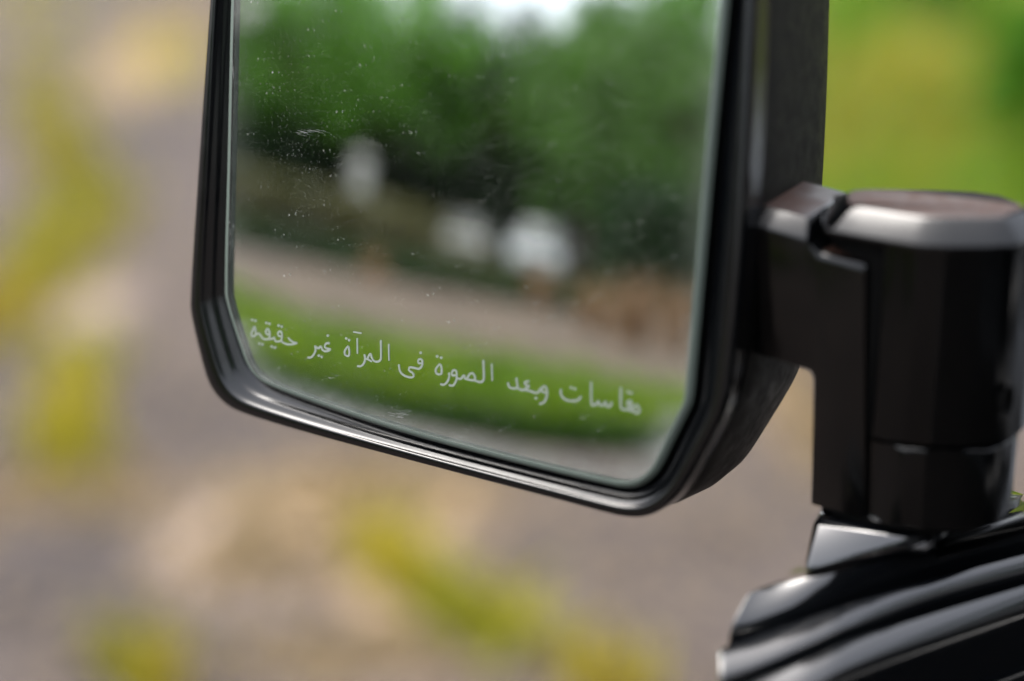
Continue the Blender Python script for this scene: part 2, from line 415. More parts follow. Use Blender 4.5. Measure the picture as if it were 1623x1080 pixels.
tag(glass, 'convex mirror glass reflecting trees, parked cars and a grass strip')
film = glass_sheet('dust_film', .0021, .997, M['dust'], glass, 28)
at = film.data.attributes.new('dirt', 'FLOAT', 'POINT')
for i, vtx in enumerate(film.data.vertices):
    d_ = vtx.co - MC; a_, b_ = d_.dot(MU), d_.dot(MV); k_ = 0 if i == 0 else ((i - 1) // NP + 1) / 28
    e_ = max(0, (k_ - .86) / .14); at.data[i].value = e_ ** 2 * (.40 if b_ < -.05 else .08)
def inset(q, d):   # move outline points outwards by d
    out = []
    for i in range(NP):
        t = (q[(i + 1) % NP] - q[i - 1]).normalized(); out.append(q[i] + Vector((-t.y, t.x)) * -d)
    return out
ccw = sum(inner[i].x * inner[(i + 1) % NP].y - inner[(i + 1) % NP].x * inner[i].y for i in range(NP)) > 0
sg = 1 if ccw else -1
inn_o = inset(inner, .0022 * sg); inn_g = inset(inner, -.0006 * sg); gap = inset(inner, .0027 * sg)
rows = [[m_pt(*q, .0021) for q in inn_g], [m_pt(*q, .0022) for q in inset(inner, .0002 * sg)], [m_pt(*q, .0016) for q in inset(inner, .0012 * sg)], [m_pt(*q, -.0004) for q in inn_o]]
v, f = loft(rows); mesh('glass_edge', v, f, M['edge'], glass, True, 40)

# bezel: profile lofted between glass outline and outer outline
PROF = [(-.02, -.0130), (0, -.0120), (.0, -.0030), (.008, -.0006), (.03, .0010), (.07, .0019), (.12, .0022), (.34, .0024), (.38, .0022), (.41, .0017), (.44, .0012), (.50, .0006), (.58, -.0001), (.64, -.0007), (.66, -.0013), (.74, -.0019), (.84, -.0029), (.95, -.0040), (1.0, -.0070)]
rows = []
for t, n in PROF:
    rows.append([m_pt(*(outer[i].lerp(gap[i], t)), n) for i in range(NP)])
v, f = loft(rows); bez = mesh('bezel', v, f, M['bezel'], mir, True, 60)
# dark tray behind the glass
v, f = loft([[m_pt(*q, -.0070) for q in gap], [m_pt(*(cen + (q - cen) * .9), -.0115) for q in gap]], True, False, True)
mesh('glass_tray', v, f, M['dark'], mir)
# shell
bmin = min(q.y for q in outer); bmax = max(q.y for q in outer)
def shell_ring(d, s, lift, add=0):
    r = []
    for q in outer:
        c = cen + (q - cen) * s; wgt = max(0, (cen.y - q.y) / (cen.y - bmin)); c = Vector((c.x, c.y + lift * wgt ** 1.5))
        r.append(m_pt(*c, 0) + MN * (-d) + MN * ((c - Vector((0, 0))).length_squared / (2 * RC)) * min(1, d / .03))
    return r
rows = [shell_ring(d, sc, li) for d, sc, li in ((.0115, .992, 0), (.015, 1.0, 0), (.03, 1.008, 0), (.055, 1.016, 0), (.074, 1.016, .002), (.087, 1.005, .006), (.097, .975, .012), (.105, .93, .020), (.110, .86, .028), (.114, .7, .03), (.116, .45, .028), (.117, .2, .02))]
v, f = loft(rows, True, False, True); mesh('shell', v, f, M['shell'], mir, True, 50)

# lettering: traced strokes, one word to an object, laid on the silver
def crop(ox, oy): return lambda pts: [(ox + x / 9.0, oy + y / 9.0) for x, y in pts]
c1, c2, c3, c4 = crop(380, 490), crop(530, 510), crop(680, 550), crop(850, 570)
WORDS = [
 [c1([(215, 245), (185, 310), (168, 360), (182, 388), (222, 378), (230, 330), (216, 255)]), c1([(232, 365), (275, 350), (300, 378), (340, 425), (390, 432), (425, 415), (428, 335), (402, 285), (375, 312), (380, 350), (422, 368)]),
  c1([(420, 432), (465, 425), (492, 412), (510, 455), (560, 462), (600, 432), (602, 345), (575, 318), (548, 345), (560, 382), (598, 392)]), c1([(595, 455), (640, 490), (700, 505), (770, 500), (822, 482)]), c1([(690, 405), (720, 440), (770, 476), (820, 484)]),
  c1([(180, 155)]), c1([(226, 166)]), c1([(382, 198)]), c1([(426, 210)]), c1([(558, 236)]), c1([(602, 252)]), c1([(280, 495)]), c1([(325, 505)]), c1([(460, 535)]), c1([(505, 550)])],
 [c1([(1285, 490), (1240, 490), (1215, 530), (1240, 562), (1302, 572)]), c1([(1302, 578), (1245, 602), (1190, 590), (1158, 535), (1125, 560), (1080, 535)]), c1([(1072, 520), (1085, 580), (1065, 640), (1020, 690), (968, 690)]), c1([(1258, 380)]), c1([(1130, 665)]), c1([(1172, 682)])],
 [c2([(200, 345), (163, 395), (147, 440), (163, 480), (205, 487), (216, 430), (202, 350)]), c2([(170, 240)]), c2([(212, 264)]), c2([(270, 146), (390, 166)]), c2([(328, 235), (331, 460)]),
  c2([(665, 262), (668, 500), (650, 555), (610, 572), (565, 558), (540, 520), (518, 460), (492, 490), (485, 535), (540, 570)]), c2([(490, 535), (455, 530), (432, 470)]), c2([(430, 465), (440, 540), (420, 600), (380, 635), (328, 634)]), c2([(778, 318), (782, 556)])],
 [c2([(1232, 445)]), c2([(1258, 560), (1235, 535), (1203, 545), (1202, 590), (1252, 592)]), c2([(1258, 545), (1255, 620), (1212, 672), (1140, 660), (1080, 652), (1068, 695), (1120, 735), (1132, 780), (1090, 795), (1000, 770), (940, 710), (920, 608)])],
 [c3([(160, 240), (108, 300), (98, 350), (120, 388), (175, 382), (182, 310), (163, 245)]), c3([(118, 135)]), c3([(176, 155)]), c3([(285, 368), (290, 430), (260, 500), (215, 538), (162, 530)]),
  c3([(392, 400), (340, 408), (330, 368), (355, 330), (392, 350), (398, 430), (385, 490), (345, 550), (285, 545)]), c3([(400, 445), (455, 455), (500, 408), (520, 452), (560, 465), (640, 475), (658, 430), (625, 378), (580, 392), (545, 455)]), c3([(640, 470), (720, 500), (772, 485), (785, 420), (777, 188)]), c3([(895, 240), (905, 486)])],
 [c3([(1125, 508), (1150, 572), (1200, 592), (1262, 580), (1258, 520), (1245, 440)]), c3([(1262, 582), (1310, 612), (1360, 610), (1430, 560), (1385, 545), (1370, 505), (1432, 490)]), c3([(1365, 612), (1440, 628), (1520, 655), (1570, 640), (1590, 590)]), c3([(1528, 730)]),
  c4([(150, 470), (100, 462), (78, 430), (100, 388), (135, 390), (155, 460), (145, 550), (110, 610), (45, 636)])],
 [c4([(355, 420), (352, 490), (390, 550), (460, 587), (540, 590), (600, 575), (642, 525)]), c4([(500, 402)]), c4([(552, 420)]), c4([(785, 315), (790, 622), (850, 642), (885, 595), (905, 642), (960, 652), (985, 600), (1005, 660), (1050, 668), (1078, 605)])],
 [c4([(1208, 395), (1208, 660), (1230, 705), (1285, 712), (1345, 690), (1362, 630), (1330, 590), (1298, 625), (1320, 655), (1358, 655)]), c4([(1308, 462)]), c4([(1354, 478)]), c4([(1300, 715), (1390, 740), (1440, 768), (1475, 720), (1440, 655), (1398, 675), (1395, 740)])]]
def ribbon(px, wpx, off):
    pts = [m_ab(*p) for p in px]
    wd = wpx * .000247 / 2
    if len(pts) == 1:
        c = pts[0]; V = [m_pt(c.x + wd * 1.25 * math.cos(a), c.y + wd * 1.25 * math.sin(a), off) for a in [k * math.pi / 4 for k in range(8)]]
        return V, [tuple(range(8))]
    pts = catmull(pts, 5); V, F = [], []
    for i, p in enumerate(pts):
        t = (pts[min(i + 1, len(pts) - 1)] - pts[max(i - 1, 0)]).normalized(); nrm = Vector((-t.y, t.x)) * wd * random.uniform(.88, 1.1)
        if i in (0, len(pts) - 1): nrm *= .75
        V += [m_pt(*(p + nrm), off), m_pt(*(p - nrm), off)]
        if i: F.append((2 * i - 2, 2 * i - 1, 2 * i + 1, 2 * i))
    return V, F
for wi, wd in enumerate(WORDS):
    parts = []
    for si, s in enumerate(wd):
        V, F = ribbon(s, 3.4 if len(s) > 1 else 3.8, .00022 + si * .00001)
        parts.append((V, F))
    V, F = join(parts); mesh('lettering', V, F, M['letter'], glass)
# scratches and dried marks on the front of the glass
parts = []
rs = random.Random(3)
for (x, y, dx, dy, n) in [(630, 655, 22, 4, 14), (525, 597, 14, 3, 8), (490, 208, 34, 8, 8), (485, 270, 3, -14, 2), (417, 285, 1, 12, 3), (600, 633, 2, -9, 2), (636, 628, 5, -6, 3), (800, 680, 6, 2, 6), (742, 681, 4, 3, 5), (372, 370, 1, 30, 5), (374, 100, 1, 30, 5), (926, 660, 9, 2, 6), (480, 8, 2, 10, 4), (700, 72, 6, 0, 3)]:
    for k in range(n):
        a = (x + rs.uniform(-1, 1) * abs(dx) * .6 + rs.uniform(-3, 3), y + rs.uniform(-1, 1) * abs(dy) * .6 + rs.uniform(-3, 3)); s = rs.uniform(.15, .5)
        parts.append(ribbon([a, (a[0] + dx * s, a[1] + dy * s)], rs.uniform(.25, .6), .0023))
V, F = join(parts); mesh('scratches', V, F, M['scratch'], glass)['kind'] = 'stuff'

# ------------------------------------------------------------------ arm and hinge post
O = P(1450, 560, .757)
MM = .00108
def plan(pts): return [(O.x + p.x * MM, O.y + p.y * MM) for p in chaikin([Vector(q) for q in pts], 1)]
def zf(py, px=1500, dy=-30):           # height seen at row py on the vertical plane dy mm from the post axis
    return on_plane(px, py, O + Vector((0, dy * MM, 0)), Vector((0, 1, 0))).z
zc_b, zc_t = zf(838), zf(712)
collar = prism(plan([(-30, -11), (-15.5, -21), (-12, -26), (-6, -31), (18, -32), (24, -30), (35, -17), (36, -8), (35, 14), (20, 27), (-24, 27), (-30, 14)]), zc_b, zc_t, .0022, 3)
from_bm('post_collar', collar, M['arm'], mir)
barrel = prism(plan([(-18, -22.5), (-16, -24.5), (-5, -30.5), (20, -30.5), (26, -28), (37.5, -15), (39, -8), (38, 14), (20, 25), (-14, 25), (-17, 10)]), zf(706), zf(390), .002, 3)
from_bm('hinge_barrel', barrel, M['arm'], mir)
capz1 = zf(352)
cpl = [Vector(p) for p in plan([(-37, -12), (-33, -16), (-13, -29), (-4, -33), (22, -33), (27, -30), (40, -16), (40, -11), (35, -3), (16, 8), (-13, 20), (-33, 14)])]
def shrink(q, d):
    out = []
    for k in range(len(q)):
        t = (q[(k + 1) % len(q)] - q[k - 1]).normalized(); out.append(q[k] + Vector((-t.y, t.x)) * d)
    return out
rows = []
for d_, z_ in ((.0012, zf(392)), (0, zf(392) + .0012), (0, capz1 - .0095), (.0003, capz1 - .0085), (.0008, capz1 - .0078), (.0078, capz1 - .0010), (.0086, capz1 - .0003), (.0096, capz1)):
    rows.append([Vector((p.x, p.y, z_)) for p in shrink(cpl, d_)])
v, f = loft(rows, True, True, True); cap = bmesh.new()
cv_ = [cap.verts.new(p) for p in v]
for q in f: cap.faces.new([cv_[k] for k in q])
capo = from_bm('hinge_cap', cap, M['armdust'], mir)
# arm with the L-shaped leg: outline on a slanted vertical plane, pushed back
AD = Vector((math.cos(R_(30)), -math.sin(R_(30)), 0)); AN = Vector((-math.sin(R_(30)), -math.cos(R_(30)), 0))
A0 = O + Vector((-30 * MM, -15 * MM, 0))
def armp(px, py, back=0.0): return on_plane(px, py, A0, AN) - AN * back
prof = [(1120, 310), (1271, 352), (1281, 388), (1302, 401), (1371, 417), (1371, 824), (1285, 800), (1289, 600), (1284, 588), (1215, 566), (1120, 540)]
bm = bmesh.new()
fr = [bm.verts.new(armp(*p)) for p in prof]; bk = [bm.verts.new(armp(*p) - AN * .046) for p in prof]
n = len(prof); bm.faces.new(fr); bm.faces.new(bk[::-1])
topedge = None
for i in range(n):
    bm.faces.new((fr[i], bk[i], bk[(i + 1) % n], fr[(i + 1) % n]))
topedge = bm.edges.get((fr[0], fr[1])); notch = [bm.edges.get((fr[2], fr[3])), bm.edges.get((fr[3], fr[4]))]
bmesh.ops.bevel(bm, geom=[topedge], offset=.0062, segments=1, profile=.5, affect='EDGES')
bmesh.ops.bevel(bm, geom=[e for e in notch if e.is_valid], offset=.0030, segments=2, profile=.5, affect='EDGES')
bmesh.ops.bevel(bm, geom=bm.edges[:], offset=.0012, segments=2, profile=.5, affect='EDGES', clamp_overlap=True)
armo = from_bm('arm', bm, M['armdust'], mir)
# seam core between cap and arm, and the screw hole
core = prism(plan([(-33, -8), (-12, -24), (18, -27), (33, -12), (33, 12), (16, 22), (-28, 22)]), zc_b - .004, capz1 - .004, 0)
from_bm('seam_core', core, M['dark'], mir, False)
hp = on_plane(1592, 635, O + Vector((32 * MM, -21 * MM, 0)), Vector((.75, -.66, 0)))
hn = Vector((.75, -.66, 0)).normalized(); hr = hn.cross(Vector((0, 0, 1)))
V, F = loft([[hp + hn * .0016 + (hr * math.cos(a) * r + Vector((0, 0, 1)) * math.sin(a) * r * 1.6) for a in [k * math.pi / 8 for k in range(16)]] for r in (.0042, .0034)] + [[hp - hn * .003 + (hr * math.cos(a) + Vector((0, 0, 1)) * math.sin(a) * 1.6) * .003 for a in [k * math.pi / 8 for k in range(16)]]], True, False, True)
mesh('screw_hole', V, F, M['dark'], mir, True)

# ------------------------------------------------------------------ vehicle door with stepped shoulder
door = empty('vehicle_door', P(1450, 1000, .65) * 1, 'glossy black vehicle door with stepped shoulder under the wing mirror', 'vehicle door')
door.location = (O.x, O.y, .45)
ZB = zc_b - .003
# pedestal
T = [on_z(1290, 822, ZB), on_z(1478, 852, ZB)]
Bm = [on_z(1272, 908, ZB - .016), on_z(1482, 874, ZB - .012)]
back = Vector((.035, .075, 0))
ped = hull([T[0], T[1], T[0] + back, T[1] + Vector((.03, .04, 0)), Bm[0], Bm[1], Bm[0] + back + Vector((-.01, .01, 0)), Bm[1] + Vector((.05, .05, 0)), Bm[0] + Vector((.004, .004, -.012)), Bm[1] + Vector((0, .006, -.012)), Bm[0] + back - Vector((0, 0, .03))], .0025, 3)
from_bm('mirror_pedestal', ped, M['paint'], door)
sl4 = [on_z(1484, 862, ZB - .006), on_z(1680, 800, ZB - .006), on_z(1484, 886, ZB - .014), on_z(1680, 832, ZB - .014)]
sail = hull(sl4 + [p + Vector((.05, .08, -.02)) for p in sl4[:2]] + [p + Vector((.01, .02, -.03)) for p in sl4[2:]], .002, 3)
from_bm('corner_sail', sail, M['arm'], door)
SEC = [(-.05, -.05), (-.04, -.010), (-.03, -.005), (-.015, -.0018), (.0, -.0006), (.02, -.0001), (.05, 0), (.25, .0004), (.5, .0006), (.75, .0003), (.86, -.0003), (.92, -.0012), (.96, -.0028), (.985, -.005), (1.0, -.0090), (1.01, -.05)]
FALL = (-.0095, -.0065, -.003, -.0007, 0, 0)      # the door top curves down towards its outer end
def bar(name, top, low, z0, z1, thick, material, r_end=.012, fall=1.0):
    """moulding between an upper and a lower pixel line laid on the door top; its outer end rolls down"""
    a = catmull([on_z(*p, z0 + d * fall) for p, d in zip(top, FALL)], 10); b = catmull([on_z(*p, z1 + d * fall) for p, d in zip(low, FALL)], 10)
    a0, b0 = a[0], b[0]
    head = [i / 8 for i in range(8)]
    da, db = (a[1] - a[0]).normalized() * r_end, (b[1] - b[0]).normalized() * r_end
    A = [a0 + da * t for t in head] + [p for p in a if (p - a0).length > r_end]
    B = [b0 + db * t for t in head] + [p for p in b if (p - b0).length > r_end]
    n = min(len(A), len(B)); rows = []
    for i in range(n):
        e = head[i] if i < 8 else 1.0; ez = r_end * (1 - math.sqrt(max(0, 1 - (1 - e) ** 2))); sh = .12 * (1 - e) ** 2
        rows.append([A[i].lerp(B[i], sh + t * (1 - 2 * sh)) + Vector((0, 0, (dz if dz > -.04 else -thick) - ez)) for t, dz in SEC])
    v, f = loft(rows, False)
    m0 = len(SEC); f.append(tuple(range(m0))); f.append(tuple((n - 1) * m0 + i for i in range(m0))[::-1])
    return mesh(name, v, f, material, door, True, 50)
bar('door_shoulder', [(1185, 940), (1235, 921), (1300, 912), (1352, 900), (1480, 868), (1700, 812)], [(1152, 1003), (1210, 990), (1290, 966), (1352, 945), (1480, 908), (1700, 850)], ZB - .010, ZB - .0195, .05, M['trim'], .0012, .6)
bar('belt_moulding', [(1138, 1030), (1210, 1000), (1290, 976), (1352, 955), (1480, 918), (1700, 858)], [(1140, 1085), (1210, 1060), (1290, 1027), (1352, 1000), (1480, 955), (1700, 893)], ZB - .018, ZB - .024, .05, M['trim'], .0012, .85)
bar('window_seal', [(1120, 1112), (1210, 1072), (1290, 1040), (1352, 1012), (1480, 972), (1700, 905)], [(1120, 1195), (1210, 1140), (1290, 1098), (1352, 1066), (1480, 1020), (1700, 945)], ZB - .024, ZB - .031, .05, M['trim'], .0012)
bar('inner_trim', [(1110, 1230), (1210, 1160), (1290, 1112), (1352, 1080), (1480, 1035), (1700, 960)], [(1110, 1420), (1210, 1330), (1290, 1270), (1352, 1230), (1480, 1170), (1700, 1080)], ZB - .048, ZB - .08, .3, M['arm'], .008)
# door leaf below
e0 = on_z(1165, 980, ZB - .05); e1 = on_z(1700, 800, ZB - .05); dd = (e1 - e0).normalized(); qq = Vector((dd.y, -dd.x, 0))
leaf = hull([e0 + qq * .012 + dd * .012, e0 + qq * .085 + dd * .012, e1 + dd * .5, e1 + dd * .5 + qq * .09] + [p + Vector((0, 0, -.75)) for p in (e0 + qq * .0, e0 + qq * .09, e1 + dd * .5, e1 + dd * .5 + qq * .09)], .008, 3)
from_bm('door_leaf', leaf, M['paint'], door)

lf = on_z(1268, 908, ZB - .0118)
V = [lf + Vector(p) * .001 for p in ((-5, -1, 0), (-1, -2, 1), (4, 0, .4), (0, 2.2, 1.4), (0, 0, .2))]
tag(mesh('fallen_leaf', V, [(0, 1, 4), (1, 2, 4), (2, 3, 4), (3, 0, 4)], M['olive']), 'tiny yellow-green leaf caught at the foot of the mirror pedestal', 'leaf')
# ------------------------------------------------------------------ the vehicle the door belongs to (stands to the right, unseen; placed to darken the plastic's reflections)
VO = Vector((.46, .50, 0)); va = R_(-10)                  # front corner of the cabin side and heading of its flank
vf = Vector((math.sin(-va), math.cos(va), 0)); vr = Vector((vf.y, -vf.x, 0))
def vb(f, r, z): return VO + vf * f + vr * r + Vector((0, 0, z))
veh = empty('off_road_vehicle', vb(0, 0, 0), 'unseen black off-road vehicle body behind the open door, placed to darken reflections', 'vehicle')
def vhull(name, pts, material, bev=.02): return from_bm(name, hull([vb(*p) for p in pts], bev, 3), material, veh)
def vbox(name, f0, f1, r0, r1, z0, z1, material, bev=.02): return vhull(name, [(a, b, c) for a in (f0, f1) for b in (r0, r1) for c in (z0, z1)], material, bev)
vbox('lower_body', -2.9, .5, .05, 1.65, .45, 1.12, M['paint'], .05)
vbox('roof', -2.85, -.15, .04, 1.60, 1.84, 1.94, M['paint'], .03)
vhull('windscreen_pillar', [(.12, .06, 1.1), (.22, .06, 1.1), (.12, .12, 1.1), (.22, .12, 1.1), (-.2, .1, 1.86), (-.12, .1, 1.86), (-.2, .16, 1.86), (-.12, .16, 1.86)], M['paint'], .01)
vbox('centre_pillar', -1.05, -.92, .07, .15, 1.1, 1.86, M['paint'], .01)
vbox('rear_quarter', -2.85, -1.75, .08, 1.62, 1.1, 1.86, M['paint'], .03)
vhull('bonnet', [(.5, .2, .8), (1.7, .25, .8), (.5, 1.5, .8), (1.7, 1.45, .8), (.5, .2, 1.18), (1.6, .25, 1.08), (.5, 1.5, 1.18), (1.6, 1.45, 1.08)], M['paint'], .04)
vbox('seat_backrest', -1.0, -.82, .25, .75, .95, 1.65, M['rubber'], .06)
vbox('headliner', -2.8, -.2, .14, 1.56, 1.80, 1.837, M['dark'], .01)
vbox('far_side_blocker', -2.8, -.15, 1.57, 1.60, 1.1, 1.86, M['dark'], .005)  # opaque pane added to block sky through the far side of the cabin
vbox('dashboard', .05, .35, .2, 1.5, .9, 1.2, M['rubber'], .05)
for f0 in (1.15, -2.2):
    for r0 in (.02, 1.45):
        rows = [[vb(f0 + rr * math.cos(a), r0 + yy, .40 + rr * math.sin(a)) for a in [k * math.pi / 12 for k in range(24)]] for rr, yy in ((.22, .0), (.37, .0), (.40, .05), (.40, .2), (.37, .24), (.22, .24))]
        v, f = loft(rows, True, True, True); mesh('wheel', v, f, M['rubber'], veh, True, 40)

# ------------------------------------------------------------------ weeds on the ground in front
def patch(name, px, py, rx, ry, material, n, label, cat, group, hgt=(.03, .10), wid=(.012, .03)):
    c = on_z(px, py, 0)
    sx = abs((on_z(px + rx, py, 0) - c).x); sy = abs((on_z(px, py - ry, 0) - c).y)
    def pl():
        while True:
            x, y = random.gauss(0, .5), random.gauss(0, .5)
            if noise.noise(Vector((x * 2 + px, y * 2 + py, 0))) > -.15: return (c.x + x * sx, c.y + y * sy, 0)
    v, f = blades(n, pl, hgt, wid, 1.2)
    t = empty(name, c, label, cat, group)
    o = mesh('foliage', v, f, material, t)
    return t
def streak(pts, wpx, n, label):
    q = catmull([Vector((x, y)) for x, y in pts], 6)
    def pl():
        while True:
            i = random.uniform(0, len(q) - 1.001); k = int(i); c = q[k].lerp(q[k + 1], i - k)
            x, y = c.x + random.gauss(0, wpx), c.y + random.gauss(0, wpx)
            p = on_z(x, y, 0)
            if noise.noise(Vector((p.x * 5, p.y * 3, 1))) + .6 * noise.noise(Vector((p.x * 14, p.y * 9, 2))) > random.uniform(-.5, .25): return (p.x, p.y, 0)
    v, f = blades(n, pl, (.02, .09), (.010, .026), 1.2)
    t = empty('weed_streak', on_z(*pts[len(pts) // 2], 0), label, 'weeds'); mesh('foliage', v, f, M['weed'], t)
streak([(70, 140), (85, 215), (130, 285), (165, 330), (110, 390), (40, 440), (-10, 520)], 30, 1250, 'longest winding streak of yellow-green weeds on the bare soil')
streak([(150, 575), (105, 630), (125, 690), (120, 750)], 30, 420, 'shorter olive streak of weeds past the end of the longest one')
streak([(570, 875), (640, 925), (720, 975), (820, 1020)], 28, 430, 'slanting streak of yellow-green weeds beside the pale sandy patch')
streak([(170, 1050), (270, 1080)], 30, 130, 'sparse weeds at the rim of the dark damp soil')
streak([(900, 1065), (1010, 1090)], 26, 90, 'thin scatter of weeds near the vehicle door')
streak([(190, 75), (310, 100)], 36, 130, 'faint yellowed weeds between the longest streak and the mirror')
streak([(20, 15), (90, 35)], 36, 120, 'greenish weeds farthest out along the longest streak')
SL = 'flattened patch of pale dry straw lying on the brown soil'
for (px, py, rx, ry, n) in [(600, 775, 170, 50, 500), (430, 850, 170, 90, 420), (90, 780, 140, 45, 280), (1280, 660, 60, 70, 260), (560, 1045, 150, 35, 260), (300, 20, 110, 40, 160)]:
    patch('straw_patch', px, py, rx, ry, M['straw'], n, SL, 'straw', 'straw patches on the bare soil', (.01, .03), (.015, .05))
# litter
v, f = [], []
for _ in range(7000):
    p = on_z(random.gauss(811, 750), min(1500, random.gauss(500, 420)), 0) if random.random() < .8 else Vector((random.uniform(-6, 6), random.uniform(-3, 12), 0))
    if p.y > 25 or p.y < -5: continue
    s = random.uniform(.012, .03); a = random.uniform(0, 6.28); k = len(v)
    for q in range(4):
        r = s if q % 2 == 0 else s * .45
        v.append((p.x + r * math.cos(a + q * 1.571), p.y + r * math.sin(a + q * 1.571), .006 + random.uniform(0, .012)))
    f.append((k, k + 1, k + 2, k + 3))
tag(mesh('leaf_litter', v, f, M['litter']), 'scattered dead leaves on the brown soil', 'leaf litter', kind='stuff')
# green verge ahead
def pl():
    while True:
        x = .3 + 11 * random.random() ** 1.6; y = 4.3 + 16 * random.random() ** 1.3
        if x > .62 + .03 * (y - 4.3) + .2 * noise.noise(Vector((y * 1.5, 0, 0))) and random.random() < 1.5 - y / 16 - max(0, x - 5) / 8 + .5 * noise.noise(Vector((x * .5, y * .5, 4))): return (x, y, 0)
v, f = blades(34000, pl, (.08, .30), (.015, .04), .9)
tag(mesh('verge_grass', v, f, M['verge']), 'lush yellow-green grass verge beyond the mirror arm', 'grass', kind='stuff')
for (px, py, rx, ry, n) in [(1390, 200, 40, 36, 130), (1440, 150, 34, 30, 90), (1535, 190, 26, 40, 170), (1345, 270, 40, 26, 120), (1560, 285, 40, 26, 120)]:
    patch('flowering_clump', px, py, rx, ry, M['yellow'], n, 'taller clump of yellowing grass standing in the green verge', 'grass clump', 'yellow clumps in the verge', (.12, .30), (.012, .03))
def shrub(name, c, r, h, material, n, size, label, cat, group=None):
    t = empty(name, c, label, cat, group)
    tv, tf = join([tube([c, c + Vector((random.uniform(-r, r) * .5, random.uniform(-r, r) * .5, h * .7))], [r * .05, r * .015], 5) for _ in range(6)])
    mesh('stem', tv, tf, M['bark'], t)
    def pl():
        while True:
            x, y, z = random.uniform(-1, 1), random.uniform(-1, 1), random.uniform(0, 1)
            k = 1 + .3 * noise.noise(Vector((x * 2 + c.x, y * 2 + c.y, z * 2)))
            if x * x + y * y + (z - .35) ** 2 * 1.6 < k * .8: return c + Vector((x * r, y * r, z * h + .02))
    v, f = cards(n, pl, size); mesh('foliage', v, f, material, t); return t
shrub('roadside_shrub', on_z(1632, 285, 0), .2, .52, M['leaf'], 700, (.03, .06), 'dark green leafy shrub standing in the bright grass verge', 'shrub')

shrub('roadside_shrub', on_z(1455, 60, 0), .22, .35, M['leaf'], 500, (.03, .06), 'mid green rounded shrub deep in the bright grass verge', 'shrub')
shrub('roadside_shrub', on_z(1335, 130, 0), .14, .25, M['leaf'], 300, (.025, .05), 'small green shrub at the verge close to the mirror shell', 'shrub')
# ------------------------------------------------------------------ what the mirror sees
def gp(px, py): p = refl_z(px, py); return Vector((p.x, p.y, 0))
# grass strip
TL, BL = [(340, 455), (480, 518), (700, 562), (900, 602), (1120, 642)], [(340, 588), (480, 634), (700, 676), (900, 704), (1120, 716)]
tl, bl = [gp(*p) for p in TL], [gp(*p) for p in BL]
tl = [tl[0] + (tl[0] - tl[1]) * 1.0] + tl; bl = [bl[0] + (bl[0] - bl[1]) * 1.0] + bl
tl.append(tl[-1] + (tl[-1] - tl[-2])); bl.append(bl[-1] + (bl[-1] - bl[-2]))
tl, bl = catmull(tl, 6), catmull(bl, 6)
def pl():
    i = random.uniform(0, len(tl) - 1.001); k = int(i); u = i - k
    a = tl[k].lerp(tl[k + 1], u); b = bl[k].lerp(bl[k + 1], u)
    while True:
        p = a.lerp(b, random.betavariate(1.9, 1.0))
        if noise.noise(Vector((p.x * .8, p.y * .8, 3))) + .5 * noise.noise(Vector((p.x * 2.5, p.y * 2.5, 3))) > random.uniform(-.7, .15): return tuple(p)
        a = a + Vector((random.gauss(0, .3), random.gauss(0, .3), 0))
v, f = blades(26000, pl, (.08, .32), (.015, .04), .8)
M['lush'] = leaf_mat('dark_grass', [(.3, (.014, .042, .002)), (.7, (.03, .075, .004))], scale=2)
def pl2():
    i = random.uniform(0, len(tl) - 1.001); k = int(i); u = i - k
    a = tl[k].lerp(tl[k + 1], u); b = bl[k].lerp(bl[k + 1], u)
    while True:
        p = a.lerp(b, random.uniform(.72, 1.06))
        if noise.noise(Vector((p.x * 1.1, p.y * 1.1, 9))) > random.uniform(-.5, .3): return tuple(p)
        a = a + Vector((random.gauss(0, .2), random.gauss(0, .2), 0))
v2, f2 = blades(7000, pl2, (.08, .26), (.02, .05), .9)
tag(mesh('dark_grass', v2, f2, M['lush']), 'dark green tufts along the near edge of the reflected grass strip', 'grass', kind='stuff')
DT = [gp(x, y) for x, y in ((340, 405), (560, 425), (800, 460), (1110, 520))]; DB = [gp(x, y) for x, y in ((340, 520), (560, 560), (800, 600), (1110, 665))]
for p in DT + DB: p.z = .004
mf = mat('brown_dirt', (.08, .055, .04), .95, spec=.1)
L(mf, ramp(mf, noise_n(mf, 1.2, 5, .65), [(.3, (.042, .033, .026)), (.55, (.062, .048, .038)), (.75, (.095, .071, .053))]), bsdf(mf).inputs['Base Color'])
dt = mesh('dirt_track', DT + DB, [(0, 1, 5, 4), (1, 2, 6, 5), (2, 3, 7, 6)], mf); tag(dt, 'brown dirt track reflected between grass strip and field', 'track', kind='structure')
tag(mesh('grass_strip', v, f, M['grass']), 'strip of bright green grass reflected across the lettering', 'grass', kind='stuff')
# olive field beyond the bare ground
fa = [refl_at(x, 330, 17) for x in (300, 560, 820, 1000)]; fb = [refl_at(x, 330, 75) for x in (300, 560, 820, 1000)]
for p in fa + fb: p.z = .004
V = fa + fb; mesh_f = mesh('grass_field', V, [(0, 1, 5, 4), (1, 2, 6, 5), (2, 3, 7, 6)])
mf = mat('field_soil', (.1, .1, .04), .95, spec=.1)
L(mf, ramp(mf, noise_n(mf, .6, 5, .6), [(.3, (.022, .025, .008)), (.55, (.042, .041, .015)), (.75, (.056, .05, .023))]), bsdf(mf).inputs['Base Color'])
mesh_f.data.materials.append(mf); tag(mesh_f, 'olive dry grass field under the reflected trees', 'field', kind='structure')
def pl():
    x = random.uniform(330, 1000); p = refl_at(x, 330, random.uniform(17, 32)); return (p.x, p.y, 0)
v, f = blades(9000, pl, (.08, .25), (.03, .08), .9)
tag(mesh('field_grass', v, f, M['olive']), 'dry olive grass tufts on the reflected field', 'grass', kind='stuff')
